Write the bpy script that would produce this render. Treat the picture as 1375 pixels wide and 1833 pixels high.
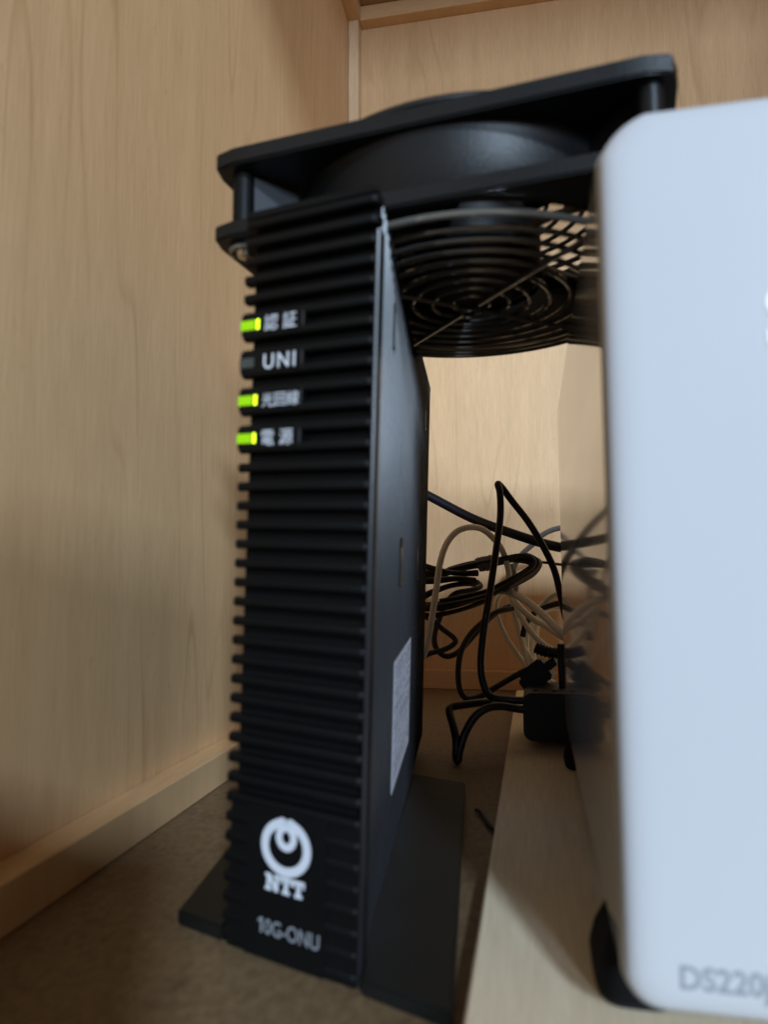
import bpy, bmesh, math, random
from math import radians, cos, sin, pi, sqrt
from mathutils import Vector, Matrix
random.seed(7)
for o in list(bpy.data.objects): bpy.data.objects.remove(o)
SC = bpy.context.scene
COL = SC.collection
S = 0.001                                    # everything below is written in millimetres
CAM_Z = 91.95                                # height of the lens above the shelf floor

# ------------------------------------------------------------------ camera, world, lights, exposure
F_PX, YAW, PIT, ROL = 1264.575, radians(10.99), radians(5.021), radians(-0.206)
fwd = Vector((-sin(YAW)*cos(PIT), cos(YAW)*cos(PIT), sin(PIT)))
rgt = Vector((cos(YAW), sin(YAW), 0)); upv = rgt.cross(fwd)
CR = (cos(ROL)*rgt + sin(ROL)*upv); CU = (-sin(ROL)*rgt + cos(ROL)*upv)
cd = bpy.data.cameras.new('camera'); cam = bpy.data.objects.new('camera', cd); COL.objects.link(cam)
mr = Matrix((CR, CU, -fwd)).transposed().to_4x4(); mr.translation = Vector((0, 0, CAM_Z))*S
cam.matrix_world = mr
cd.sensor_fit = 'HORIZONTAL'; cd.sensor_width = 36; cd.lens = F_PX/1375*36
cd.clip_start = 0.005; cd.clip_end = 50
cd.dof.use_dof = True; cd.dof.focus_distance = 0.43; cd.dof.aperture_fstop = cd.lens/2.1
SC.camera = cam

w = bpy.data.worlds.new('World'); SC.world = w; w.use_nodes = True
bg = w.node_tree.nodes['Background']; bg.inputs['Color'].default_value = (1.0, 0.84, 0.65, 1); bg.inputs['Strength'].default_value = 0.225

def area_light(name, target, direction, dist, sx, sy, power, color):
    ld = bpy.data.lights.new(name, 'AREA'); ld.shape = 'RECTANGLE'; ld.size = sx; ld.size_y = sy
    ld.energy = power; ld.color = color
    o = bpy.data.objects.new(name, ld); COL.objects.link(o)
    d = Vector(direction).normalized(); o.location = Vector(target)*S + d*dist
    o.rotation_euler = (-d).to_track_quat('-Z', 'Y').to_euler()
    return o
area_light('window_light', (0, 250, 100), (0.36, -0.93, 0.135), 4.5, 0.46, 0.52, 122, (0.62, 0.79, 1.0))
area_light('room_lamp', (0, 250, 100), (0.36, -0.93, 0.45), 3.0, 0.22, 0.22, 72, (0.62, 0.80, 1.0))
SC.view_settings.view_transform = 'Standard'; SC.view_settings.look = 'None'
SC.view_settings.exposure = 0.0; SC.view_settings.gamma = 1.0

# ------------------------------------------------------------------ materials
def new_mat(name):
    m = bpy.data.materials.new(name); m.use_nodes = True
    return m, m.node_tree, m.node_tree.nodes['Principled BSDF']
def plastic(name, col, rough=0.45, noise=0.0, bump=0.0, scale=900, spec=0.5, coat=0.0, metallic=0.0):
    m, nt, b = new_mat(name); N, L = nt.nodes, nt.links
    b.inputs['Roughness'].default_value = rough; b.inputs['Specular IOR Level'].default_value = spec
    b.inputs['Coat Weight'].default_value = coat; b.inputs['Metallic'].default_value = metallic
    tc = N.new('ShaderNodeTexCoord'); nz = N.new('ShaderNodeTexNoise'); nz.inputs['Scale'].default_value = scale
    nz.inputs['Detail'].default_value = 3; L.new(tc.outputs['Object'], nz.inputs['Vector'])
    n2 = N.new('ShaderNodeTexNoise'); n2.inputs['Scale'].default_value = 25; n2.inputs['Detail'].default_value = 4
    L.new(tc.outputs['Object'], n2.inputs['Vector'])
    mx = N.new('ShaderNodeMix'); mx.data_type = 'RGBA'
    mx.inputs[6].default_value = (*[c*(1-noise) for c in col], 1); mx.inputs[7].default_value = (*[min(1, c*(1+noise)) for c in col], 1)
    L.new(n2.outputs['Fac'], mx.inputs[0]); L.new(mx.outputs[2], b.inputs['Base Color'])
    mr_ = N.new('ShaderNodeMapRange'); mr_.inputs['To Min'].default_value = rough*0.85; mr_.inputs['To Max'].default_value = min(1, rough*1.2)
    L.new(n2.outputs['Fac'], mr_.inputs['Value']); L.new(mr_.outputs['Result'], b.inputs['Roughness'])
    if bump:
        bp_ = N.new('ShaderNodeBump'); bp_.inputs['Strength'].default_value = bump; bp_.inputs['Distance'].default_value = 0.0002
        L.new(nz.outputs['Fac'], bp_.inputs['Height']); L.new(bp_.outputs['Normal'], b.inputs['Normal'])
    return m
def emit(name, col, strength):
    m, nt, b = new_mat(name)
    b.inputs['Base Color'].default_value = (*[c*.4 for c in col], 1); b.inputs['Roughness'].default_value = 0.35
    b.inputs['Emission Color'].default_value = (*col, 1); b.inputs['Emission Strength'].default_value = strength
    return m
def wood(name, base, dark, across, along, line=(0.40, 0.22, 0.09), amount=0.55, rough=0.5, seed=0.0, spread=1.0):
    """maple veneer: fine streaks along one axis, broader bands, a few wandering darker growth lines"""
    m, nt, b = new_mat(name); N, L = nt.nodes, nt.links
    tc = N.new('ShaderNodeTexCoord'); sep = N.new('ShaderNodeSeparateXYZ'); L.new(tc.outputs['Object'], sep.inputs[0])
    def coord(k_across, k_along, off=0.0):
        a = N.new('ShaderNodeMath'); a.operation = 'MULTIPLY_ADD'; a.inputs[1].default_value = k_across; a.inputs[2].default_value = off+seed
        L.new(sep.outputs[across], a.inputs[0])
        c = N.new('ShaderNodeMath'); c.operation = 'MULTIPLY'; c.inputs[1].default_value = k_along
        L.new(sep.outputs[along], c.inputs[0])
        v = N.new('ShaderNodeCombineXYZ'); L.new(a.outputs[0], v.inputs[0]); L.new(c.outputs[0], v.inputs[1]); return v
    def noise(v, sc, det=4, rgh=0.6):
        n = N.new('ShaderNodeTexNoise'); n.inputs['Scale'].default_value = sc; n.inputs['Detail'].default_value = det
        n.inputs['Roughness'].default_value = rgh; L.new(v.outputs[0], n.inputs['Vector']); return n
    fine = noise(coord(900, 45), 1.0, 5, 0.65)
    mid = noise(coord(90, 6, 3.1), 1.0, 4, 0.6)
    big = noise(coord(14, 3.0, 7.7), 1.0, 3, 0.5)
    fleck = noise(coord(330, 120, 1.3), 1.0, 3, 0.7)
    # wandering growth lines: bands of a warped height field
    warp = noise(coord(15*spread, 1.5, 11.0), 1.0, 2, 0.45)
    mul = N.new('ShaderNodeMath'); mul.operation = 'MULTIPLY'; mul.inputs[1].default_value = 13.0; L.new(warp.outputs['Fac'], mul.inputs[0])
    fr = N.new('ShaderNodeMath'); fr.operation = 'FRACT'; L.new(mul.outputs[0], fr.inputs[0])
    r1 = N.new('ShaderNodeValToRGB'); e = r1.color_ramp.elements
    e[0].position = 0.0; e[0].color = (1, 1, 1, 1); e[1].position = 0.13; e[1].color = (0, 0, 0, 1)
    k = e.new(0.95); k.color = (0, 0, 0, 1); k = e.new(1.0); k.color = (0.8, 0.8, 0.8, 1)
    L.new(fr.outputs[0], r1.inputs[0])
    gate = N.new('ShaderNodeMapRange'); gate.inputs['From Min'].default_value = 0.42; gate.inputs['From Max'].default_value = 0.66
    g2 = noise(coord(22, 5, 23.0), 1.0, 3, 0.6); L.new(g2.outputs['Fac'], gate.inputs['Value'])
    lm = N.new('ShaderNodeMath'); lm.operation = 'MULTIPLY'; L.new(r1.outputs[0], lm.inputs[0]); L.new(gate.outputs[0], lm.inputs[1])
    lm2 = N.new('ShaderNodeMath'); lm2.operation = 'MULTIPLY'; lm2.inputs[1].default_value = amount; L.new(lm.outputs[0], lm2.inputs[0])
    def ramp(n, lo, hi):
        r = N.new('ShaderNodeMapRange'); r.inputs['From Min'].default_value = lo; r.inputs['From Max'].default_value = hi; L.new(n.outputs['Fac'], r.inputs['Value']); return r
    s1 = N.new('ShaderNodeMath'); s1.operation = 'MULTIPLY'; s1.inputs[1].default_value = 0.62; L.new(ramp(fine, .3, .7).outputs[0], s1.inputs[0])
    s2 = N.new('ShaderNodeMath'); s2.operation = 'MULTIPLY_ADD'; s2.inputs[1].default_value = 0.36; L.new(ramp(mid, .3, .7).outputs[0], s2.inputs[0]); L.new(s1.outputs[0], s2.inputs[2])
    s3 = N.new('ShaderNodeMath'); s3.operation = 'MULTIPLY_ADD'; s3.inputs[1].default_value = 0.34; L.new(ramp(big, .3, .7).outputs[0], s3.inputs[0]); L.new(s2.outputs[0], s3.inputs[2])
    mx = N.new('ShaderNodeMix'); mx.data_type = 'RGBA'; mx.inputs[6].default_value = (*dark, 1); mx.inputs[7].default_value = (*base, 1); L.new(s3.outputs[0], mx.inputs[0])
    fk = N.new('ShaderNodeMapRange'); fk.inputs['From Min'].default_value = 0.62; fk.inputs['From Max'].default_value = 0.75; fk.inputs['To Max'].default_value = 0.45; L.new(fleck.outputs['Fac'], fk.inputs['Value'])
    m2 = N.new('ShaderNodeMix'); m2.data_type = 'RGBA'; m2.inputs[7].default_value = (*[c*.8 for c in dark], 1); L.new(fk.outputs[0], m2.inputs[0]); L.new(mx.outputs[2], m2.inputs[6])
    m3 = N.new('ShaderNodeMix'); m3.data_type = 'RGBA'; m3.inputs[7].default_value = (*line, 1); L.new(lm2.outputs[0], m3.inputs[0]); L.new(m2.outputs[2], m3.inputs[6])
    L.new(m3.outputs[2], b.inputs['Base Color'])
    b.inputs['Roughness'].default_value = rough; b.inputs['Specular IOR Level'].default_value = 0.35
    bp_ = N.new('ShaderNodeBump'); bp_.inputs['Strength'].default_value = 0.25; bp_.inputs['Distance'].default_value = 0.0002
    L.new(fine.outputs['Fac'], bp_.inputs['Height']); L.new(bp_.outputs['Normal'], b.inputs['Normal'])
    return m
def ply(name, a, c, scale):
    m, nt, b = new_mat(name); N, L = nt.nodes, nt.links
    tc = N.new('ShaderNodeTexCoord'); mp = N.new('ShaderNodeMapping'); mp.inputs['Scale'].default_value = scale; L.new(tc.outputs['Object'], mp.inputs[0])
    n1 = N.new('ShaderNodeTexNoise'); n1.inputs['Scale'].default_value = 1; n1.inputs['Detail'].default_value = 6; n1.inputs['Roughness'].default_value = .7; L.new(mp.outputs[0], n1.inputs['Vector'])
    n2 = N.new('ShaderNodeTexNoise'); n2.inputs['Scale'].default_value = 55; n2.inputs['Detail'].default_value = 6; n2.inputs['Roughness'].default_value = .75; L.new(tc.outputs['Object'], n2.inputs['Vector'])
    n3 = N.new('ShaderNodeTexVoronoi'); n3.inputs['Scale'].default_value = 3.4; L.new(mp.outputs[0], n3.inputs['Vector'])
    r = N.new('ShaderNodeMapRange'); r.inputs['From Min'].default_value = .3; r.inputs['From Max'].default_value = .7; L.new(n1.outputs['Fac'], r.inputs['Value'])
    mx = N.new('ShaderNodeMix'); mx.data_type = 'RGBA'; mx.inputs[6].default_value = (*a, 1); mx.inputs[7].default_value = (*c, 1); L.new(r.outputs[0], mx.inputs[0])
    r2 = N.new('ShaderNodeMapRange'); r2.inputs['From Min'].default_value = .55; r2.inputs['From Max'].default_value = .72; r2.inputs['To Max'].default_value = .6; L.new(n2.outputs['Fac'], r2.inputs['Value'])
    m2 = N.new('ShaderNodeMix'); m2.data_type = 'RGBA'; m2.inputs[7].default_value = (*[x*.55 for x in a], 1); L.new(r2.outputs[0], m2.inputs[0]); L.new(mx.outputs[2], m2.inputs[6])
    L.new(m2.outputs[2], b.inputs['Base Color']); b.inputs['Roughness'].default_value = .6
    bp_ = N.new('ShaderNodeBump'); bp_.inputs['Strength'].default_value = .4; bp_.inputs['Distance'].default_value = .0003
    L.new(n1.outputs['Fac'], bp_.inputs['Height']); L.new(bp_.outputs['Normal'], b.inputs['Normal'])
    return m

MAPLE, MAPLE_D = (0.775, 0.50, 0.264), (0.58, 0.356, 0.172)
M = dict(
    wall_l=wood('maple_veneer_left', MAPLE, MAPLE_D, 1, 2, seed=2.3, line=(.38, .19, .07), amount=.5),
    wall_b=wood('maple_veneer_back', MAPLE, MAPLE_D, 0, 2, seed=9.1, line=(.42, .23, .1), amount=.45),
    trim_y=wood('maple_trim_deep', MAPLE, MAPLE_D, 0, 1, seed=4.0, amount=.35),
    trim_x=wood('maple_trim_cross', MAPLE, MAPLE_D, 2, 0, seed=5.0, amount=.35),
    trim_z=wood('maple_trim_post', (.80, .58, .37), MAPLE_D, 0, 2, seed=6.0, amount=.3),
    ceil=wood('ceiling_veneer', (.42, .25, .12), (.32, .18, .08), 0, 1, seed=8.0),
    floor=ply('shelf_board_brown', (.125, .08, .038), (.255, .172, .09), (420, 260, 300)),
    plank=wood('pale_plank', (.90, .76, .55), (.66, .52, .34), 0, 1, seed=1.0, amount=.35, line=(.5, .36, .2), spread=2),
    black=plastic('black_matte_plastic', (.004, .004, .004), .6, .25, .15, spec=.15),
    fin=plastic('black_fin_plastic', (.0042, .0044, .0044), .5, .25, .15, spec=.14),
    side=plastic('black_ribbed_plastic', (.009, .009, .010), .26, .15, .06, spec=.27),
    stand=plastic('black_stand_plastic', (.007, .007, .006), .55, .3, .3, spec=.3),
    deep=plastic('recess_shade_black', (.004, .004, .004), .8),  # stands in for the shade inside the side slots
    fan=plastic('black_fan_metal', (.005, .0055, .006), .40, .2, .35, spec=.3),
    blade=plastic('black_blade', (.008, .008, .008), .5),
    wire=plastic('black_enamel_wire', (.16, .15, .13), .08, .1, 0, metallic=0.3),
    gusset=plastic('lit_gusset_grey', (.06, .064, .07), .5, .15, .2),  # lighter than the black frame so the block reads as lit
    screw=plastic('bright_screw', (.62, .58, .50), .28, .1, metallic=1.0),
    white=plastic('white_gloss_side', (.50, .50, .50), .06, .02, 0, spec=.7),
    whitef=plastic('white_satin_front', (.485, .492, .510), .6, .01, .12, scale=1800, spec=.35),
    foot=plastic('rubber_foot', (.006, .006, .007), .75, .2, spec=.2),
    grey=plastic('grey_print', (.24, .255, .285), .6),
    print=plastic('white_print', (.60, .62, .66), .55),
    printdim=plastic('dim_print', (.24, .25, .27), .6),
    faint=plastic('grey_edge', (.05, .05, .055), .5),
    logo=emit('bright_white_logo', (.85, 1.0, 1.0), .35),  # weak emission keeps the letter brighter than the panel
    paper=plastic('sticker_paper', (.62, .60, .66), .6, .05),
    ink=plastic('sticker_ink', (.16, .16, .19), .7),
    led=emit('green_led', (.36, .80, .0), .55),
    ledtip=emit('green_led_tip', (.66, 1.0, .02), 2.6),
    ledoff=plastic('unlit_led', (.05, .055, .05), .35),
    cblack=plastic('black_cable', (.011, .010, .012), .34, .2),
    cblack2=plastic('dull_black_cable', (.020, .017, .016), .5, .2),
    cblue=plastic('navy_cable', (.003, .0055, .018), .42, .2),
    cwhite=plastic('ivory_cable', (.92, .89, .80), .45, .08),
    cgrey=plastic('grey_cable', (.15, .145, .14), .5, .2),
    velcro=plastic('grey_velcro', (.14, .13, .13), .9, .4, 1.0, scale=1500),
    brick=plastic('adapter_black', (.010, .010, .012), .5, .2, .3),
    blocker=plastic('blocker_grey', (.30, .27, .24), .8, .15, .3),  # for the added box that shades the left wall
)

M['wire'].node_tree.nodes['Principled BSDF'].inputs['IOR'].default_value = 2.1

# ------------------------------------------------------------------ helpers
def link(name, me, mat, parent=None, smooth=False):
    o = bpy.data.objects.new(name, me); COL.objects.link(o)
    if mat: me.materials.append(mat)
    if parent: o.parent = parent
    if smooth:
        for p in me.polygons: p.use_smooth = True
        me.set_sharp_from_angle(angle=radians(40))
    return o
def from_bm(name, bm, mat, parent=None, smooth=False):
    bmesh.ops.recalc_face_normals(bm, faces=bm.faces)
    me = bpy.data.meshes.new(name); bm.to_mesh(me); bm.free()
    return link(name, me, mat, parent, smooth)
def tag(o, label=None, cat=None, group=None, kind=None):
    if label: o['label'] = label
    if cat: o['category'] = cat
    if group: o['group'] = group
    if kind: o['kind'] = kind
    return o
def empty(name, loc=(0, 0, 0), mat3=None):
    o = bpy.data.objects.new(name, None); COL.objects.link(o); o.empty_display_size = .02
    m4 = mat3.to_4x4() if mat3 else Matrix.Identity(4)
    m4.translation = Vector(loc)*S; o.matrix_world = m4
    return o
def prism(bm, poly, z0, z1, ax=(0, 1, 2)):
    """polygon in two axes, extruded along the third; ax maps (u,v,w)->xyz index"""
    def P(u, v, w_):
        c = [0, 0, 0]; c[ax[0]] = u; c[ax[1]] = v; c[ax[2]] = w_; return Vector(c)*S
    a = [bm.verts.new(P(u, v, z0)) for u, v in poly]; b = [bm.verts.new(P(u, v, z1)) for u, v in poly]
    n = len(poly); bm.faces.new(a[::-1]); bm.faces.new(b)
    for i in range(n): bm.faces.new((a[i], a[(i+1) % n], b[(i+1) % n], b[i]))
def box(bm, x0, x1, y0, y1, z0, z1): prism(bm, [(x0, y0), (x1, y0), (x1, y1), (x0, y1)], z0, z1)
def bevel(bm, r, seg=2, angle=30):
    bmesh.ops.recalc_face_normals(bm, faces=bm.faces)
    ed = [e for e in bm.edges if len(e.link_faces) == 2 and e.calc_face_angle(0) > radians(angle)]
    bmesh.ops.bevel(bm, geom=ed, offset=r*S, segments=seg, affect='EDGES', clamp_overlap=True)
def rrect(x0, x1, y0, y1, r, n=6, flat=0, rl=None):
    out = []; q = rl or r; R4 = (q, r, r, q)
    for cx, cy, a, r in ((x1-q, y0+q, -90, q), (x1-r, y1-r, 0, r), (x0+r, y1-r, 90, r), (x0+q, y0+q, 180, q)):
        for i in range(n+1):
            t = radians(a+90*i/n); out.append((cx+r*cos(t), cy+r*sin(t)))
    if flat:
        m = n+1
        for c in ((1, 2) if rl else range(4)):
            a, b = Vector(out[c*m]), Vector(out[c*m+n])
            for i in range(n+1):
                p = Vector(out[c*m+i]); q = a.lerp(b, i/n); out[c*m+i] = tuple(p.lerp(q, flat))
    return out
def catmull(pts, n=8, closed=False):
    P = [Vector(p) for p in pts]; out = []; m = len(P)
    for i in range(m if closed else m-1):
        if closed: a, b, c, d = P[i-1], P[i], P[(i+1) % m], P[(i+2) % m]
        else: a, b, c, d = P[max(i-1, 0)], P[i], P[i+1], P[min(i+2, m-1)]
        for k in range(n):
            t = k/n; out.append(.5*((2*b)+(c-a)*t+(2*a-5*b+4*c-d)*t*t+(3*b-a-3*c+d)*t**3))
    if not closed: out.append(P[-1])
    return out
def tube(bm, pts, r, seg=10, closed=False, radii=None):
    P = [Vector(p)*S for p in pts]; n = len(P); rings = []
    prev = None
    for i in range(n):
        if closed: t = P[(i+1) % n]-P[i-1]
        else: t = P[min(i+1, n-1)]-P[max(i-1, 0)]
        t.normalize()
        if prev is None: nrm = t.orthogonal().normalized()
        else: nrm = (prev-t*prev.dot(t)).normalized()
        prev = nrm; bn = t.cross(nrm); rr = (radii[i] if radii else r)*S
        rings.append([bm.verts.new(P[i]+(nrm*cos(2*pi*k/seg)+bn*sin(2*pi*k/seg))*rr) for k in range(seg)])
    for i in range(n if closed else n-1):
        A, B = rings[i], rings[(i+1) % n]
        off = 0
        if closed and i == n-1:
            off = min(range(seg), key=lambda q: (A[0].co-B[q].co).length)
        for k in range(seg): bm.faces.new((A[k], A[(k+1) % seg], B[(k+1+off) % seg], B[(k+off) % seg]))
    if not closed: bm.faces.new(rings[0][::-1]); bm.faces.new(rings[-1])
def at(px, py, Y):
    """the point of the place seen at photograph pixel (px, py) on the plane Y millimetres deep"""
    d = fwd + CR*((px-687.5)/F_PX) - CU*((py-916.5)/F_PX); d = d*(Y/d.y)
    return Vector((d.x, d.y, d.z+CAM_Z))
def text_mesh(name, body, size, mat, parent, mtx, depth=0.05, bold=0.0, sx=1.0, align='LEFT', shear=0, space=1.0):
    """lettering as a thin raised mesh; mtx places its left baseline, size in millimetres"""
    cu = bpy.data.curves.new(name, 'FONT'); cu.body = body; cu.size = size*S; cu.extrude = depth*S; cu.offset = bold*S
    cu.space_character = space; cu.align_x = align; cu.shear = shear; cu.resolution_u = 4
    t = bpy.data.objects.new(name, cu); COL.objects.link(t); bpy.context.view_layer.update()
    me = bpy.data.meshes.new_from_object(t.evaluated_get(bpy.context.evaluated_depsgraph_get()))
    bpy.data.objects.remove(t); me.materials.clear()
    me.transform(Matrix.Scale(sx, 4, Vector((1, 0, 0))))
    o = link(name, me, mat, parent); o.matrix_basis = mtx
    return o

# ------------------------------------------------------------------ the cupboard (setting)
XL, YB, H_C = -142.8, 587.4, 598.0
YF = -140.0
def slab(name, x0, x1, y0, y1, z0, z1, mat):
    bm = bmesh.new(); box(bm, x0, x1, y0, y1, z0, z1); return tag(from_bm(name, bm, mat), kind='structure')
slab('floor', XL-18, 468, YF, YB+6, -18, 0, M['floor'])
lw = slab('left_wall', XL-18, XL, YF, YB+6, 0.2, H_C, M['wall_l'])
bw = slab('back_wall', XL+.3, 450, YB, YB+6, 0.2, H_C, M['wall_b'])
slab('right_wall', 450, 468, YF, YB+6, 0.2, H_C, M['wall_l'])
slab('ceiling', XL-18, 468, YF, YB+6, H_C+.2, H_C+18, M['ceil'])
def batten(name, x0, x1, y0, y1, z0, z1, mat, parent):
    bm = bmesh.new(); box(bm, x0, x1, y0, y1, z0, z1); bevel(bm, .35, 1)
    return from_bm(name, bm, mat, parent)
BW, BT = 13.74, 11.48
ZT = 492.56+CAM_Z
batten('floor_batten', XL+.05, XL+BT, YF+20, YB-BT-.3, .15, BW, M['trim_y'], lw)
batten('ceiling_batten', XL+.05, XL+BT, YF+20, YB-BT-.3, ZT, H_C-.1, M['trim_y'], lw)
batten('floor_batten', XL+.4, 449, YB-BT, YB-.05, .15, BW+1, M['trim_x'], bw)
batten('ceiling_batten', XL+9.6, 449, YB-BT, YB-.05, ZT, H_C-.1, M['trim_x'], bw)
batten('corner_post', XL+.35, XL+9.4, YB-BT-.8, YB-.05, BW+1.2, H_C-.2, M['trim_z'], bw)

# plank under the storage box
t = radians(-1.02)
pl = empty('wooden_plank', (-12.6, 150, 0), Matrix.Rotation(t, 3, 'Z'))
tag(pl, 'long pale unpainted plank lying on the brown shelf under the white box', 'plank')
bm = bmesh.new(); box(bm, 0, 128, -130, 391, .2, 6.17); bevel(bm, .5, 2)
from_bm('board', bm, M['plank'], pl)

# ------------------------------------------------------------------ optical network terminal
ty, la, pa = radians(4.13), radians(1.99), radians(2.28)
fd = Vector((cos(ty), sin(ty), 0)); dd = Vector((-sin(ty), cos(ty), 0)); UU = Vector((0, 0, 1))
fd, UU = cos(la)*fd-sin(la)*UU, cos(la)*UU+sin(la)*fd
dd, UU = cos(pa)*dd+sin(pa)*UU, cos(pa)*UU-sin(pa)*dd
R_onu = Matrix((fd, dd, UU)).transposed()
O_onu = Vector((-37.97, 160.54, 0.2))
onu = empty('network_terminal', O_onu, R_onu)
tag(onu, 'tall black ribbed fibre terminal standing on a flat base with three green lights', 'network terminal')
W, SK, H, D = 35.95, 13.05, 181.5, 218.0
LF = sqrt(W*W+SK*SK)
# front-plane frame: s runs left to right along the slanted front, z up, n out of the front
ex = Vector((W, -SK, 0)).normalized(); ez = Vector((0, 0, 1)); en = ex.cross(ez)   # en points to the viewer (-y)
if en.y > 0: en = -en
FM = Matrix((ex, ez, en)).transposed().to_4x4(); FM.translation = Vector((-W, SK, 0))*S
def front_m(s, z, n=0.0): return FM @ Matrix.Translation(Vector((s, z, n))*S)
GD = 3.2                                     # groove depth
# body behind the fins (side wall x<=0)
bm = bmesh.new()
dn = Vector((0, 0, 0)) - en*GD
def fp(s, n): v = Vector((-W, SK, 0))+ex*s+en*n; return (v.x, v.y)
prism(bm, [fp(1.5, -GD), fp(LF-.8, -GD), (-.9, 8.2), (-.9, D), (-W+1, D), (-W+1.2, 20)], .6, H-.8)
from_bm('body', bm, M['black'], onu)
# right side cheek: bezel strip, then fine vertical ribs
bm = bmesh.new(); prism(bm, [(-.9, 3.2), (-.35, 1.2), (.1, .78), (.7, .82), (1.2, 1.1), (1.42, 1.7), (1.42, 5.2), (-.9, 5.2)], .3, H-9.5)
from_bm('bezel', bm, M['side'], onu, smooth=True)
bm = bmesh.new()
pitch = 3.5; n = int((D-7)/pitch); poly = [(-.85, 5.25)]
for i in range(n):
    y = 5.25+i*pitch
    poly += [(-.06, y+.02), (.44, y+.15), (.5, y+.26), (.5, y+.4), (-.06, y+2.7), (-.06, y+3.4)]
poly += [(-.85, 5.25+n*pitch)]
prism(bm, poly, .4, H-.4)
from_bm('ribbed_side_panel', bm, M['side'], onu, smooth=False)
bm = bmesh.new(); box(bm, -W+1.4, -1.0, D, D+2.2, 1.5, H-2); bevel(bm, 1.0, 2)
from_bm('back_cover', bm, M['black'], onu)
bm = bmesh.new(); prism(bm, [fp(.2, -.1), fp(LF-.1, -.1), (.35, 9.4), (.35, D-1), (-W+1, D-1), (-W+1.2, 20)], H-.79, H+1.2); bevel(bm, .3, 1)
from_bm('top_cover', bm, M['black'], onu)
# fins: one mesh, many objects
bm = bmesh.new()
q = 1.18
prof = [(-GD-.5, -q*.75), (-1.0, -q), (-.35, -q*.86), (0, -q*.5), (0, q*.5), (-.35, q*.86), (-1.0, q), (-GD-.5, q*.75)]
L1 = LF
vv = []
for s, dn_ in ((0.0, -1.1), (0.35, -.25), (1.0, 0), (LF-1.6, 0), (LF-.5, -.35), (LF-.05, -1.2)):
    vv.append([bm.verts.new(Vector((s, z, max(n_+dn_, -GD-.5) if n_ > -GD else n_))*S) for n_, z in prof])
for a, b in zip(vv, vv[1:]):
    for i in range(len(prof)): bm.faces.new((a[i], a[(i+1) % 8], b[(i+1) % 8], b[i]))
bm.faces.new(vv[0]); bm.faces.new(vv[-1][::-1])
bmesh.ops.recalc_face_normals(bm, faces=bm.faces)
fin_me = bpy.data.meshes.new('fin'); bm.to_mesh(fin_me); bm.free(); fin_me.materials.append(M['fin'])
for p in fin_me.polygons: p.use_smooth = True
fin_me.set_sharp_from_angle(angle=radians(50))
Z0 = 93.06; PT = 4.80
zs = [Z0+PT*k for k in range(-19, 19) if 1.4 < Z0+PT*k < H-.9]
for z in zs:
    o = bpy.data.objects.new('fin', fin_me); COL.objects.link(o); o.parent = onu; o.matrix_basis = front_m(0, z)
# lower smooth field that carries the emblem
bm = bmesh.new(); box(bm, 7.5, LF-8.5, .05, 35.0, -GD-.3, .012)
o = from_bm('emblem_field', bm, M['fin'], onu); o.matrix_basis = front_m(0, 0)
bm = bmesh.new(); box(bm, 1.9, LF-.3, .05, 36.6, -GD-.2, -.45); o = from_bm('lower_panel', bm, M['fin'], onu); o.matrix_basis = front_m(0, 0)
# label plates between the paired fins, each with its light and its lettering
rows = [(153.06, '認 証', True, 4.35, 1.0), (143.46, 'UNI', False, 5.3, .97), (133.86, '光回線', True, 3.75, 1.0), (124.26, '電 源', True, 4.35, 1.0)]
for z, txt, on, size, sx in rows:
    bm = bmesh.new(); box(bm, 0.1, 18.9, z-2.6, z+2.8, -GD-.2, .10); bevel(bm, .15, 1)
    lp = from_bm('label_plate', bm, M['fin'], onu); lp.matrix_basis = FM.copy()
    bm = bmesh.new(); box(bm, 18.7, 18.98, z-1.4, z+1.7, .0, .14)
    o = from_bm('plate_edge', bm, M['faint'], lp)
    bm = bmesh.new(); box(bm, -.15, 4.6, z-1.35, z+1.45, -2.2, .22); bevel(bm, .2, 2)
    a = from_bm('status_light', bm, M['led'] if on else M['ledoff'], lp)
    if on:
        bm = bmesh.new(); box(bm, 4.62, 6.0, z-1.5, z+1.6, -1.5, .32); bevel(bm, .3, 2)
        from_bm('light_tip', bm, M['ledtip'], lp)
        a['label'] = 'glowing green status light'
    else: a['label'] = 'unlit status light'
    base = z-1.55 if txt != 'UNI' else z-1.85
    text_mesh('lettering', txt, size, M['print'], lp, Matrix.Translation(Vector((7.15, base, .13))*S), .04, .0 if txt != 'UNI' else .05, sx, space=1.0 if txt != 'UNI' else 1.22)
# emblem: open loop with a small inner loop, and two lines of lettering
def loop_band(pts, wds, name, parent, mat, n=.02, th=.12):
    C = catmull([Vector((a, b, 0)) for a, b in pts], 10); bm = bmesh.new()
    m = len(C); Wd = []
    for i in range(m):
        f = i/(m-1)*(len(wds)-1); k = min(int(f), len(wds)-2); Wd.append(wds[k]+(wds[k+1]-wds[k])*(f-k))
    top, bot = [], []
    for i, c in enumerate(C):
        tg = (C[min(i+1, m-1)]-C[max(i-1, 0)]).normalized(); nn = Vector((-tg.y, tg.x, 0))*Wd[i]/2
        zz = Vector((0, 0, n+th)); z1 = Vector((0, 0, n))
        top.append([bm.verts.new((c+nn+zz)*S), bm.verts.new((c-nn+zz)*S)]); bot.append([bm.verts.new((c+nn+z1)*S), bm.verts.new((c-nn+z1)*S)])
    for i in range(m-1):
        bm.faces.new((top[i][0], top[i+1][0], top[i+1][1], top[i][1]))
        for s_ in (0, 1): bm.faces.new((top[i][s_], bot[i][s_], bot[i+1][s_], top[i+1][s_]))
    return from_bm(name, bm, mat, parent)
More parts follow.
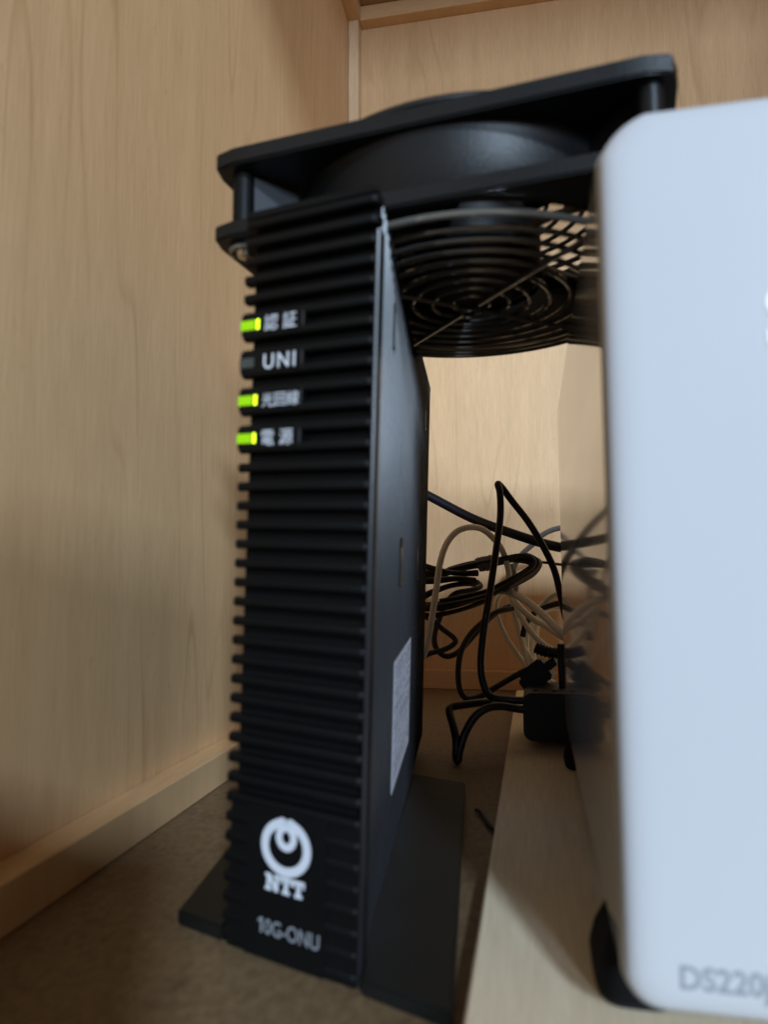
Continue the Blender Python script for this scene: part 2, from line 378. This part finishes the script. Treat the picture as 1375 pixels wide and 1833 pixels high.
# outer ring centre (18.55, 27.0), about 14 x 13 mm; it folds in at the top into the small loop
cx, cy, rx, ry = 18.6, 26.9, 5.95, 5.6
pts = []
a0, a1 = 100, 440
for i in range(25):
    a = radians(a0+(a1-a0)*i/24); pts.append((cx+rx*cos(a), cy+ry*sin(a)))
emb = loop_band(pts, [2.1]*25, 'emblem', onu, M['print']); emb.matrix_basis = FM.copy()
pts = []
sx0, sy0, sr = 18.7, 29.2, 2.05
for i in range(25):
    a = radians(90+360*i/24); pts.append((sx0+sr*cos(a), sy0+sr*1.12*sin(a)))
o = loop_band(pts, [1.75]*25, 'inner_loop', emb, M['print'], .03, .14)
for sgn in (-1, 1):
    loop_band([(cx+sgn*2.0, cy+ry-.25), (cx+sgn*1.0, cy+ry+.15), (cx+.1, cy+ry-.9)], [2.0, 1.9, 1.6], 'loop_shoulder', emb, M['print'], .025, .13)
# slab-serif letters N T T from strokes
def strokes(parts, name, parent, mat, n=.02, th=.12):
    bm = bmesh.new()
    for poly in parts: prism(bm, poly, n, n+th); n += .004
    return from_bm(name, bm, mat, parent)
def rct(x0, x1, y0, y1): return [(x0, y0), (x1, y0), (x1, y1), (x0, y1)]
nx, ny, hN = 13.1, 16.2, 3.9
N_ = [rct(nx, nx+1.75, ny, ny+.8), rct(nx, nx+1.6, ny+hN-.8, ny+hN), rct(nx+.45, nx+1.3, ny, ny+hN), rct(nx+2.5, nx+4.1, ny+hN-.8, ny+hN), rct(nx+2.9, nx+3.75, ny, ny+hN),
      [(nx+.45, ny+hN), (nx+1.5, ny+hN), (nx+3.75, ny), (nx+2.7, ny)]]
def T_(x): return [rct(x, x+3.3, ny+hN-.8, ny+hN), rct(x, x+.6, ny+hN-1.6, ny+hN), rct(x+2.7, x+3.3, ny+hN-1.6, ny+hN), rct(x+1.15, x+2.15, ny, ny+hN), rct(x+.6, x+2.7, ny, ny+.8)]
o = strokes(N_+T_(nx+4.3)+T_(nx+7.8), 'lettering', onu, M['print']); o.matrix_basis = FM.copy()
text_mesh('lettering', '0G-ONU', 5.0, M['printdim'], onu, front_m(13.2, 5.9, .03), .04, .02, .80)
o = strokes([rct(12.1, 12.65, 5.95, 9.45), [(12.1, 9.45), (11.35, 8.75), (11.35, 8.15), (12.1, 8.75)]], 'lettering', onu, M['printdim']); o.matrix_basis = FM.copy()
# wall-mount slots, recess shade drawn as raised dark plates, and the sticker on the side
for y, z0, z1, wd in ((37.6, 154.6, 166.5, 2.2), (178.5, 155, 166, 3.5), (75, 86, 100.2, 7.5), (147.5, 84.3, 99.8, 4)):
    bm = bmesh.new(); box(bm, .4, .60, y-wd/2, y+wd/2, z0, z1)
    sl = from_bm('mounting_slot', bm, M['side'], onu)
    bm = bmesh.new(); prism(bm, [(y-wd/2-.6, z1+.6), (y-wd/2-.6, z1-2.2), (y+wd*.15, z1-2.8), (y+wd/2+.6, z1+.6)], .601, .64, (1, 2, 0))
    from_bm('slot_shade_plate', bm, M['deep'], sl)
    bm = bmesh.new(); box(bm, .601, .66, y-wd/2, y-wd/2+.6, z0, z1-2); from_bm('slot_shade_strip', bm, M['deep'], sl)
    bm = bmesh.new(); box(bm, .4, .9, y-wd/2-.4, y+wd/2, z0-.9, z0); bevel(bm, .1, 1); from_bm('slot_lip', bm, M['side'], sl)
bm = bmesh.new(); box(bm, .52, .62, 61.4, 122.0, 21.6, 62.2)
st = from_bm('sticker', bm, M['paper'], onu)
bm = bmesh.new(); rnd = random.Random(3)
z = 60.2
while z > 23.5:
    y = 63.5
    if rnd.random() < .85:
        while y < 119:
            ln = rnd.uniform(1.5, 8); y2 = min(y+ln, 120)
            if rnd.random() < .8: box(bm, .625, .65, y, y2, z-.55, z)
            y = y2+rnd.uniform(.5, 2.2)
    z -= rnd.choice([1.5, 1.5, 1.9, 3.0])
o = from_bm('fine_print', bm, M['ink'], st); o['kind'] = 'stuff'
# stand: plate on the shelf (level) and a riser under the body
inv = onu.matrix_world.inverted()
def world_child(o, parent): o.parent = parent; o.matrix_parent_inverse = parent.matrix_world.inverted(); return o
bm = bmesh.new(); prism(bm, [(-91, 180.8), (-76.0, 174.8), (-75.4, 181), (-37.2, 167), (-36.4, 158.8), (-15.5, 150.3), (-25.4, 309.1), (-108, 341.7)], .25, 3.95); bevel(bm, .5, 2)
world_child(from_bm('stand_plate', bm, M['stand']), onu)
bm = bmesh.new()
def loc2w(x, y, z): return (onu.matrix_world @ (Vector((x, y, z))*S))/S
ring = []
for (x, y) in ((-2.6, 10), (-3.2, 198), (-33, 198), (-33, 26)):
    a = loc2w(x, y, 2.0); ring.append((bm.verts.new(Vector((a.x, a.y, 3.6))*S), bm.verts.new(a*S)))
bm.faces.new([r[0] for r in ring]); bm.faces.new([r[1] for r in ring][::-1])
for i in range(4): a, b = ring[i], ring[(i+1) % 4]; bm.faces.new((a[0], b[0], b[1], a[1]))
world_child(from_bm('stand_riser', bm, M['stand']), onu)

# ------------------------------------------------------------------ white two-bay storage box
nyaw = radians(-.8)
nas = empty('storage_box', (16.1, 135.91, CAM_Z-76.78), Matrix.Rotation(nyaw, 3, 'Z'))
tag(nas, 'glossy white network storage box with rounded corners standing on black feet', 'storage box')
NW, NH, ND = 100, 166.6, 225
bm = bmesh.new(); prism(bm, rrect(0, NW, 0, NH, 8.0, 10, .45, 6.0), 6.0, ND, (0, 2, 1)); 
from_bm('casing', bm, M['white'], nas, smooth=True)
bm = bmesh.new()
# front panel: stack of rounded outlines so the front edge curves over
rings = []
for yy, ins in ((5.9, 0), (4.2, .12), (2.8, .4), (1.7, .9), (.9, 1.7), (.35, 3.0), (.08, 4.8), (0, 6.8)):
    rings.append([bm.verts.new(Vector((x, yy, z))*S) for x, z in rrect(ins, NW-ins, ins, NH-ins, 8.6-ins*.45, 10, .45, 6.3-ins*.4)])
for a, b in zip(rings, rings[1:]):
    n_ = len(a)
    for i in range(n_): bm.faces.new((a[i], a[(i+1) % n_], b[(i+1) % n_], b[i]))
bm.faces.new(rings[-1]); bm.faces.new(rings[0][::-1])
fpn = from_bm('front_panel', bm, M['whitef'], nas, smooth=True)
PM = Matrix(((1, 0, 0), (0, 0, 1), (0, 1, 0))).transposed()
def nas_front(x, z, n=.05):
    m = Matrix(((1, 0, 0), (0, 0, 1), (0, -1, 0))).transposed()   # columns: x->X, y->Z, z->-Y
    m = Matrix(((1, 0, 0), (0, 0, -1), (0, 1, 0))).to_4x4(); m.translation = Vector((x, -n, z))*S; return m
text_mesh('model_lettering', 'DS220j', 5.4, M['grey'], fpn, nas_front(9.0, 5.6), .03, .13, .94)
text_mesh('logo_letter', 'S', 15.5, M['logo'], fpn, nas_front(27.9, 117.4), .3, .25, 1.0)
for x, y in ((4.6, 33), (NW-4.6, 33), (6.0, ND-19), (NW-6.0, ND-19)):
    bm = bmesh.new(); rr = []
    for z, sc in ((2.0, .62), (-3, .9), (-7.6, 1.04), (-8.75, 1.0), (-8.78, .9)):
        def se(v): return math.copysign(abs(v)**.5, v)
        rr.append([bm.verts.new(Vector((x+7.6*sc*se(cos(2*pi*k/28)), y+15*sc*se(sin(2*pi*k/28)), z))*S) for k in range(28)])
    for a, b in zip(rr, rr[1:]):
        for k in range(28): bm.faces.new((a[k], a[(k+1) % 28], b[(k+1) % 28], b[k]))
    bm.faces.new(rr[0][::-1]); bm.faces.new(rr[-1])
    from_bm('foot', bm, M['foot'], nas, smooth=True)
bm = bmesh.new(); prism(bm, rrect(4, NW-4, 4, NH-4, 5, 4), ND, ND+1.2, (0, 2, 1)); from_bm('rear_panel', bm, M['black'], nas)

# ------------------------------------------------------------------ fan lying across both boxes
fyaw = radians(-7.97)
fan = empty('cooling_fan', (-83.6, 175.3, CAM_Z+92.15), Matrix.Rotation(fyaw, 3, 'Z'))
tag(fan, 'square black axial fan with wire guards lying across the two boxes', 'fan')
FW = 121.8; C0 = FW/2
def flange(z0, z1):
    bm = bmesh.new(); n_ = 96
    outer = []
    base = rrect(0, FW, 0, FW, 5.0, 8)
    # resample the outer outline by angle so it can be bridged to the round hole
    for k in range(n_):
        a = 2*pi*k/n_; dx, dy = cos(a), sin(a)
        best = None; m = len(base)
        for i in range(m):
            x1, y1 = base[i][0]-C0, base[i][1]-C0; x2, y2 = base[(i+1) % m][0]-C0, base[(i+1) % m][1]-C0
            den = dx*(y2-y1)-dy*(x2-x1)
            if abs(den) < 1e-9: continue
            tt = (x1*(y2-y1)-y1*(x2-x1))/den; uu = (x1*dy-y1*dx)/den
            if tt > 0 and -1e-6 <= uu <= 1+1e-6: best = tt if best is None else max(best, tt)
        outer.append((C0+dx*best, C0+dy*best))
    inner = [(C0+57.2*cos(2*pi*k/n_), C0+57.2*sin(2*pi*k/n_)) for k in range(n_)]
    L_ = [[bm.verts.new(Vector((x, y, z))*S) for x, y in P] for P, z in ((outer, z0), (outer, z1), (inner, z1), (inner, z0))]
    for a, b in zip(L_, L_[1:]+L_[:1]):
        for k in range(n_): bm.faces.new((a[k], a[(k+1) % n_], b[(k+1) % n_], b[k]))
    bmesh.ops.recalc_face_normals(bm, faces=bm.faces)
    ed = [e for e in bm.edges if len(e.link_faces) == 2 and e.calc_face_angle(0) > radians(60)]
    bmesh.ops.bevel(bm, geom=ed, offset=.5*S, segments=2, affect='EDGES')
    return bm
for z0, z1 in ((0, 4.4), (20.6, 25.4)):
    from_bm('frame_flange', flange(z0, z1), M['fan'], fan, smooth=True)
def lathe(bm, prof, cx, cy, n_=96, closed=True):
    R_ = [[bm.verts.new(Vector((cx+r*cos(2*pi*k/n_), cy+r*sin(2*pi*k/n_), z))*S) for k in range(n_)] for r, z in prof]
    for a, b in zip(R_, R_[1:]+(R_[:1] if closed else [])):
        for k in range(n_): bm.faces.new((a[k], a[(k+1) % n_], b[(k+1) % n_], b[k]))
    if not closed: bm.faces.new(R_[0][::-1]); bm.faces.new(R_[-1])
bm = bmesh.new(); lathe(bm, [(58.6, 4.4), (57.9, 6.5), (57.9, 18.5), (58.6, 20.6), (56.9, 20.6), (56.4, 12.5), (56.9, 4.4)], C0, C0)
from_bm('duct_ring', bm, M['fan'], fan, smooth=True)
for x, y in ((7.4, 7.0), (FW-6.2, 6.2), (6.2, FW-6.2), (FW-6.2, FW-6.2)):
    bm = bmesh.new(); lathe(bm, [(3.2, 4.42), (3.2, 20.58)], x, y, 24, False)
    post = from_bm('corner_post', bm, M['fin'] if x < 10 else M['fan'], fan, smooth=True)
    a = Vector((C0-x, C0-y)).normalized()
    if x < 10 and y < 10: continue
    # gusset plate from the post to the duct
    p0 = Vector((x, y))+a*3; p1 = Vector((C0, C0))-a*58.2; nn = Vector((-a.y, a.x))*.9
    bm = bmesh.new(); prism(bm, [tuple(p0+nn), tuple(p1+nn), tuple(p1-nn), tuple(p0-nn)], 4.45, 20.55)
    from_bm('gusset', bm, M['fan'], fan)
# terminal block at the near left corner: its lit look is put into a lighter grey
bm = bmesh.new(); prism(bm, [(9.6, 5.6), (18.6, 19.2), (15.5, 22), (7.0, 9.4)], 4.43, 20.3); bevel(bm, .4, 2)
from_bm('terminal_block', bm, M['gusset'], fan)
bm = bmesh.new(); lathe(bm, [(0.5, 3.2), (21.5, 3.2), (23.0, 4.4), (23.0, 21.5), (21.5, 22.6), (.5, 22.6)], C0, C0, 64, False)
hub = from_bm('motor_hub', bm, M['blade'], fan, smooth=True)
bm = bmesh.new(); lathe(bm, [(22.9, 1.6), (24.0, 2.0), (24.0, 3.6), (22.9, 3.8)], C0, C0, 64); from_bm('hub_rim', bm, M['fan'], hub, smooth=True)
for k in range(5):
    a0 = 2*pi*k/5+radians(40); bm = bmesh.new(); nr, na = 8, 8; g = []
    for side in (0, 1):
        g.append([])
        for i in range(nr+1):
            r = 22.5+(55.6-22.5)*i/nr; row = []
            for j in range(na+1):
                f = j/na; wv = .66-.06*(i/nr); a = a0+wv*(f-.5)+.22*(i/nr)
                z = 6.2+12.5*f+1.8*sin(pi*f)+(side*1.2)
                row.append(bm.verts.new(Vector((C0+r*cos(a), C0+r*sin(a), z))*S))
            g[-1].append(row)
    for s_ in (0, 1):
        for i in range(nr):
            for j in range(na): bm.faces.new((g[s_][i][j], g[s_][i+1][j], g[s_][i+1][j+1], g[s_][i][j+1]))
    for i in range(nr):
        for j in (0, na): bm.faces.new((g[0][i][j], g[0][i+1][j], g[1][i+1][j], g[1][i][j]))
    for j in range(na):
        for i in (0, nr): bm.faces.new((g[0][i][j], g[0][i][j+1], g[1][i][j+1], g[1][i][j]))
    from_bm('blade', bm, M['blade'], fan, smooth=True)
for k in range(4):
    a = radians(66+90*k); e = Vector((cos(a), sin(a))); nn = Vector((-e.y, e.x))*3.2
    p0 = Vector((C0, C0))+e*21; p1 = Vector((C0, C0))+e*57
    bm = bmesh.new(); prism(bm, [tuple(p0+nn), tuple(p1+nn*.7), tuple(p1-nn*.7), tuple(p0-nn)], 20.9, 23.5); bevel(bm, .4, 1)
    from_bm('motor_strut', bm, M['fan'], fan)
def circle(cx, cy, r, z, n_=96): return [(cx+r*cos(2*pi*k/n_), cy+r*sin(2*pi*k/n_), z) for k in range(n_)]
def guard(z, sgn):
    g = empty('wire_guard'); g.parent = fan
    dm = 3.6 if sgn < 0 else 3.3
    def rz(r): return z+sgn*(dm if r < 52 else dm-(r-52)*.12)
    for k in range(1, 10):
        r = 6.45*k-.3
        bm = bmesh.new(); tube(bm, circle(C0, C0, r, rz(r)), 0.78 if k < 9 else 1.0, 8, True)
        from_bm('guard_ring', bm, M['wire'] if sgn < 0 else M['blade'], g, smooth=True)
    for k in range(4):
        a = radians(45+90*k); e = Vector((cos(a), sin(a), 0)); sd = Vector((-e.y, e.x, 0))
        c = Vector((C0, C0, 0)); zi = z+sgn*5.5; L0 = 75.2; top = sgn > 0
        if top: zi = z+3.6
        pts = [c+e*4.8+Vector((0, 0, zi)), c+e*30+Vector((0, 0, zi)), c+e*58+Vector((0, 0, zi)), c+e*64+Vector((0, 0, z+sgn*(2 if top else 4))), c+e*67+Vector((0, 0, z+sgn*(.6 if top else 1.4)))]
        # open eyelet round the screw
        for q in range(0, 0 if top else 9):
            b = radians(180-40*q); pts.append(c+e*(L0+4.0*cos(b))+sd*4.0*sin(b)+Vector((0, 0, z+sgn*1.3)))
        bm = bmesh.new(); tube(bm, catmull(pts, 5), .72, 8)
        sp = from_bm('guard_spoke', bm, M['wire'], g, smooth=True)
        p = c+e*L0
        bm = bmesh.new()
        if top: continue
        prof = [(2.4, z+sgn*.3), (2.8, z+sgn*1.6), (2.2, z+sgn*2.9), (.6, z+sgn*3.3)]
        lathe(bm, prof, p.x, p.y, 20, False); from_bm('screw', bm, M['screw'], sp, smooth=True)
    return g
guard(0, -1); guard(25.4, 1)

# ------------------------------------------------------------------ cables behind the boxes
def cable(name, label, pts, r, mat, cat='cable', group=None, n=9, parent=None):
    if mat is not M['cblue']: r *= .72
    P = [at(x, y, Y) for x, y, Y in pts]
    P = [Vector((p.x, p.y, max(p.z, r+.3))) for p in P]
    bm = bmesh.new(); tube(bm, catmull(P, n), r, 12)
    o = from_bm(name, bm, mat, parent, smooth=True)
    if label: tag(o, label, cat, group)
    return o
Z = lambda x, y: (740+x*.3165, 820+y*.3165)
def C(*a): return [(*Z(x, y), Y) for x, y, Y in a]
cable('network_cable', 'thick navy blue cable running straight down to the white box', C((-160, 90, 470), (80, 210, 468), (300, 325, 462), (470, 395, 455), (700, 472, 450), (850, 508, 446), (1000, 520, 455), (1200, 480, 470)), 3.1, M['cblue'])
cable('black_cable', 'glossy black cord standing up in a tall pointed loop above the adapter', C((700, 1372, 372), (560, 1368, 372), (450, 1352, 374), (405, 1300, 376), (382, 1180, 378), (395, 1000, 380), (430, 780, 384), (468, 520, 390), (492, 330, 395), (490, 200, 396), (478, 148, 397), (500, 165, 400), (560, 245, 404), (650, 360, 408), (735, 500, 410), (800, 640, 412), (838, 800, 414), (870, 930, 420), (930, 1050, 430)), 2.7, M['cblack'])
cable('black_cable', 'short black cord bent down into a sharp fold touching the shelf floor', C((720, 1425, 366), (600, 1418, 366), (500, 1402, 364), (420, 1412, 362), (350, 1460, 360), (295, 1550, 357), (262, 1650, 354), (253, 1712, 352), (243, 1690, 353), (243, 1600, 356), (228, 1520, 360), (205, 1440, 366), (212, 1410, 369), (270, 1396, 372), (400, 1380, 380), (520, 1372, 392), (640, 1368, 402)), 2.8, M['cblack'])
cable('plug_cord', 'black cord curling low from the square plug up to the left', C((640, 1195, 404), (560, 1240, 404), (450, 1305, 402), (370, 1350, 400), (300, 1358, 399), (262, 1300, 400), (255, 1190, 402), (272, 1090, 405), (320, 1000, 410), (390, 930, 416), (470, 872, 424), (560, 850, 434)), 2.3, M['cblack2'])
cable('plug_cord', 'black cord looping round behind the coiled bundle', C((600, 832, 470), (520, 845, 462), (450, 890, 452), (380, 960, 444), (300, 1050, 438), (240, 1105, 434), (180, 1118, 432), (130, 1075, 430), (120, 1000, 430), (150, 900, 432), (185, 820, 436), (240, 765, 442), (330, 745, 450), (380, 725, 456), (360, 700, 460)), 2.4, M['cblack2'])
cable('thin_cord', 'thin black cord zigzagging below the bundle to the terminal', C((40, 1140, 415), (90, 1105, 415), (180, 1080, 418), (235, 1045, 420), (228, 1015, 421), (170, 970, 422), (120, 930, 424), (60, 890, 428)), 2.2, M['cblack2'])
bn = empty('cable_bundle', (-55, 440, 0)); tag(bn, 'coil of thin black cable bound with a grey tie behind the terminal', 'cable bundle')
def strand(pts, r=1.7):
    for dx, dy, dY in (((0, 0, 0), (7, 11, 3), (-6, -10, -2)) if len(pts) > 6 else ((0, 0, 0), (4, 13, 3))):
        q = [(x+dx*(.5+.5*sin(i)), y+dy*(.6+.4*cos(i*1.3)), Y+dY) for i, (x, y, Y) in enumerate(pts)]
        o = cable('strand', None, C(*q), r, M['cblack']); world_child(o, bn)
strand([(20, 590, 436), (90, 615, 436), (180, 640, 438), (260, 650, 440), (365, 645, 445)], 2.1)
strand([(20, 685, 428), (120, 688, 430), (240, 680, 434), (350, 690, 440)], 2.3)
strand([(40, 790, 432), (90, 760, 432), (200, 722, 436), (290, 708, 440), (350, 705, 444)], 2.0)
strand([(20, 640, 446), (120, 655, 446), (220, 628, 446), (320, 605, 446), (420, 590, 446), (520, 572, 446), (600, 555, 446), (660, 560, 446), (690, 585, 446), (680, 620, 444), (620, 665, 440), (540, 715, 434), (440, 765, 428), (330, 800, 424), (200, 826, 420), (60, 835, 416)], 1.6)
strand([(30, 655, 450), (130, 665, 450), (250, 632, 450), (350, 612, 450), (450, 596, 450), (560, 568, 450), (640, 552, 450), (700, 572, 450), (712, 600, 448), (680, 645, 446), (610, 690, 440), (520, 738, 432), (420, 778, 426), (300, 812, 420), (180, 838, 416), (40, 848, 412)], 1.6)
strand([(200, 635, 454), (330, 598, 454), (460, 580, 454), (580, 580, 452), (650, 585, 450), (672, 610, 448), (620, 650, 442), (520, 702, 436), (420, 752, 430), (300, 786, 424), (150, 815, 418)], 1.5)
strand([(40, 882, 420), (120, 884, 420), (220, 868, 424), (320, 838, 428), (420, 795, 432)], 1.6)
a, b = at(*Z(360, 605), 448), at(*Z(448, 588), 448)
bm = bmesh.new(); tube(bm, [a.lerp(b, k/8)+Vector((0, 0, sin(k*2.1)*.3)) for k in range(9)], 4.2, 16, radii=[4.0, 4.6, 4.3, 4.8, 4.4, 4.9, 4.4, 4.7, 4.2])
world_child(from_bm('velcro_tie', bm, M['velcro'], None, smooth=True), bn)
cable('thin_cord', 'short thin black cord running level behind the white box', C((690, 585, 470), (760, 592, 470), (840, 602, 468), (980, 606, 470)), 1.3, M['cblack'])
cable('lan_cable', 'ivory cable arching high over the coiled bundle on the left', C((40, 1160, 400), (75, 1060, 401), (105, 900, 403), (130, 740, 406), (150, 600, 408), (185, 490, 412), (240, 420, 416), (310, 392, 420), (385, 400, 428), (450, 450, 436), (505, 525, 444), (535, 620, 452), (545, 720, 458), (560, 800, 462), (580, 900, 464), (610, 1020, 464), (650, 1160, 462), (700, 1250, 462)), 2.6, M['cwhite'])
cable('lan_cable', 'thin ivory cable hanging in a shallow curve behind the tall loop', C((560, 750, 476), (500, 770, 474), (470, 820, 472), (478, 900, 470), (520, 1000, 468), (590, 1110, 466), (660, 1190, 466), (740, 1260, 466)), 2.2, M['cwhite'])
cable('lan_cable', 'thick ivory cable sloping from centre down to the white box', C((500, 748, 440), (545, 760, 436), (620, 795, 428), (700, 855, 420), (780, 930, 412), (850, 1000, 405), (930, 1090, 402)), 3.0, M['cwhite'])
cable('lan_cable', 'ivory cable following just below the thick sloping one', C((560, 790, 452), (610, 850, 446), (680, 910, 438), (760, 955, 428), (850, 1015, 418), (930, 1070, 410)), 2.7, M['cwhite'])
cable('lan_cable', 'ivory cable dropping steeply beside the coil to the plug', C((560, 770, 470), (575, 860, 468), (595, 980, 466), (630, 1080, 464), (680, 1150, 462), (740, 1200, 460)), 2.4, M['cwhite'])
cable('coiled_cable', 'pale coiled cable forming an upright ring behind the plug', C((720, 835, 485), (665, 920, 483), (640, 1030, 482), (650, 1130, 482), (700, 1230, 480), (780, 1300, 478), (850, 1320, 478), (930, 1290, 480), (985, 1180, 484), (990, 1050, 486), (950, 930, 488), (880, 860, 488), (800, 848, 487), (740, 870, 485), (700, 960, 482), (690, 1060, 480)), 2.5, M['cwhite'])
cable('coiled_cable', 'pale cable crossing over the top of the upright ring', C((720, 840, 455), (770, 790, 452), (830, 765, 450), (900, 770, 450)), 2.4, M['cwhite'])
cable('coiled_cable', 'pale cable lying under the square plug towards the adapter', C((690, 1200, 425), (740, 1262, 420), (800, 1310, 412), (860, 1325, 406), (930, 1310, 404)), 3.0, M['cwhite'])
cable('grey_cable', 'grey cable curving upward behind the tall pointed loop', C((560, 640, 545), (600, 560, 542), (650, 510, 538), (700, 470, 534), (730, 435, 530), (790, 405, 526), (860, 390, 522)), 2.7, M['cgrey'])
cable('grey_cable', 'short grey cable hanging behind the end of the coil', C((548, 600, 520), (565, 640, 520), (580, 700, 520), (575, 780, 520)), 2.9, M['cgrey'])
cable('black_cable', 'black cable arching over the upright pale ring', C((620, 1010, 450), (640, 930, 450), (700, 865, 450), (770, 835, 450), (840, 822, 448), (930, 850, 446)), 2.6, M['cblack'])
cable('lan_cable', 'ivory cable fanning out lowest of the sloping pale bundle', C((550, 770, 456), (590, 860, 452), (650, 960, 444), (720, 1040, 436), (800, 1090, 428), (900, 1130, 420)), 2.5, M['cwhite'])
cable('coiled_cable', 'second pale turn just inside the upright ring', C((745, 845, 480), (700, 930, 478), (672, 1030, 478), (682, 1130, 478), (730, 1215, 478), (800, 1275, 476), (870, 1290, 476)), 2.4, M['cwhite'])
# ribbed strain relief behind the box
sr = empty('strain_relief_cord', at(*Z(760, 1085), 398)); tag(sr, 'black ribbed cord end curving behind the rear of the white box', 'cord')
P = catmull([at(*Z(x, y), Y) for x, y, Y in ((690, 1070, 398), (740, 1090, 397), (800, 1102, 396), (850, 1098, 396), (930, 1085, 398))], 12)
bm = bmesh.new(); tube(bm, P, 5, 14, radii=[(3.3 if (i//2) % 2 else 2.6) for i in range(len(P))])
world_child(from_bm('ribbed_sleeve', bm, M['cblack2'], None, smooth=True), sr)
# upright black cord at the rear edge
cable('upright_cord', 'black cord hanging straight down at the rear edge of the white box', C((835, 1050, 385), (836, 1150, 385), (842, 1240, 384), (846, 1330, 384)), 2.6, M['cblack'])
# square plug
c0 = at(*Z(700, 1222), 398)
pg = empty('power_plug', c0, Matrix.Rotation(radians(-12), 3, 'Z') @ Matrix.Rotation(radians(-38), 3, 'Y')); tag(pg, 'square black plug lying tilted above the black adapter', 'plug')
bm = bmesh.new(); box(bm, -7.5, 7.5, -6, 6, -6.2, 6.2); bevel(bm, 1.0, 2); from_bm('plug_body', bm, M['brick'], pg)
bm = bmesh.new(); box(bm, -10.5, -7.4, -3, 3, -3, 3); bevel(bm, .8, 2); from_bm('cord_collar', bm, M['brick'], pg)
bm = bmesh.new(); box(bm, 7.4, 13, -4, 4, -2.4, 2.4); bevel(bm, .6, 2); from_bm('connector', bm, M['brick'], pg)
# adapter
ad = empty('power_adapter', (12.5, 372, 6.4), Matrix.Rotation(radians(-1), 3, 'Z')); tag(ad, 'black rounded power adapter lying on the plank behind the white box', 'power adapter')
bm = bmesh.new(); prism(bm, rrect(-13.2, 34, 3.2, 26.5, 4.6, 6), -8, 34, (0, 2, 1)); bevel(bm, 1.0, 2, 50); from_bm('adapter_body', bm, M['brick'], ad, smooth=True)
bm = bmesh.new(); box(bm, 4, 31, 10, 31, 0, 5.2); bevel(bm, .8, 2); from_bm('adapter_base', bm, M['brick'], ad)
for x, z in ((-7, 26.3), (2.5, 26.3), (18, 26.3)):
    bm = bmesh.new(); lathe(bm, [(1.3, z-.5), (1.3, z+.9)], x, 0, 16, False); from_bm('vent_nub', bm, M['brick'], ad, smooth=True)
# loose twist tie
P = [(851, 1449, 288), (858, 1451, 286), (866, 1460, 282), (873, 1472, 276), (880, 1481, 272), (886, 1486, 270)]
Q = []
for x, y, Y in P: p = at(x, y, Y); Q.append(Vector((p.x, p.y, 1.3)))
# keep it lying on the shelf: intersect each sight line with the shelf plane
Q = []
for x, y, _ in P:
    d = fwd + CR*((x-687.5)/F_PX) - CU*((y-916.5)/F_PX); d = d*((1.2-CAM_Z)/d.z); Q.append(Vector((d.x, d.y, 1.2)))
bm = bmesh.new(); tube(bm, catmull(Q, 6), .8, 8)
tag(from_bm('cable_tie', bm, M['cblack'], None, smooth=True), 'tiny black twisted tie lying on the shelf beside the plank', 'cable tie')
# unseen box added to cast the shadow on the lower left wall
bx_ = empty('shadow_blocker', (-100, -60, 0)); tag(bx_, 'added unseen grey box that shades the lower left wall', 'box')
bm = bmesh.new(); box(bm, -38, 99, -38, 31, .2, 136); bevel(bm, 1, 1); from_bm('blocker_body', bm, M['blocker'], bx_)
bm = bmesh.new(); box(bm, -39, 100, -39, 32, 136.1, 138); bevel(bm, .5, 1); from_bm('blocker_top', bm, M['blocker'], bx_)
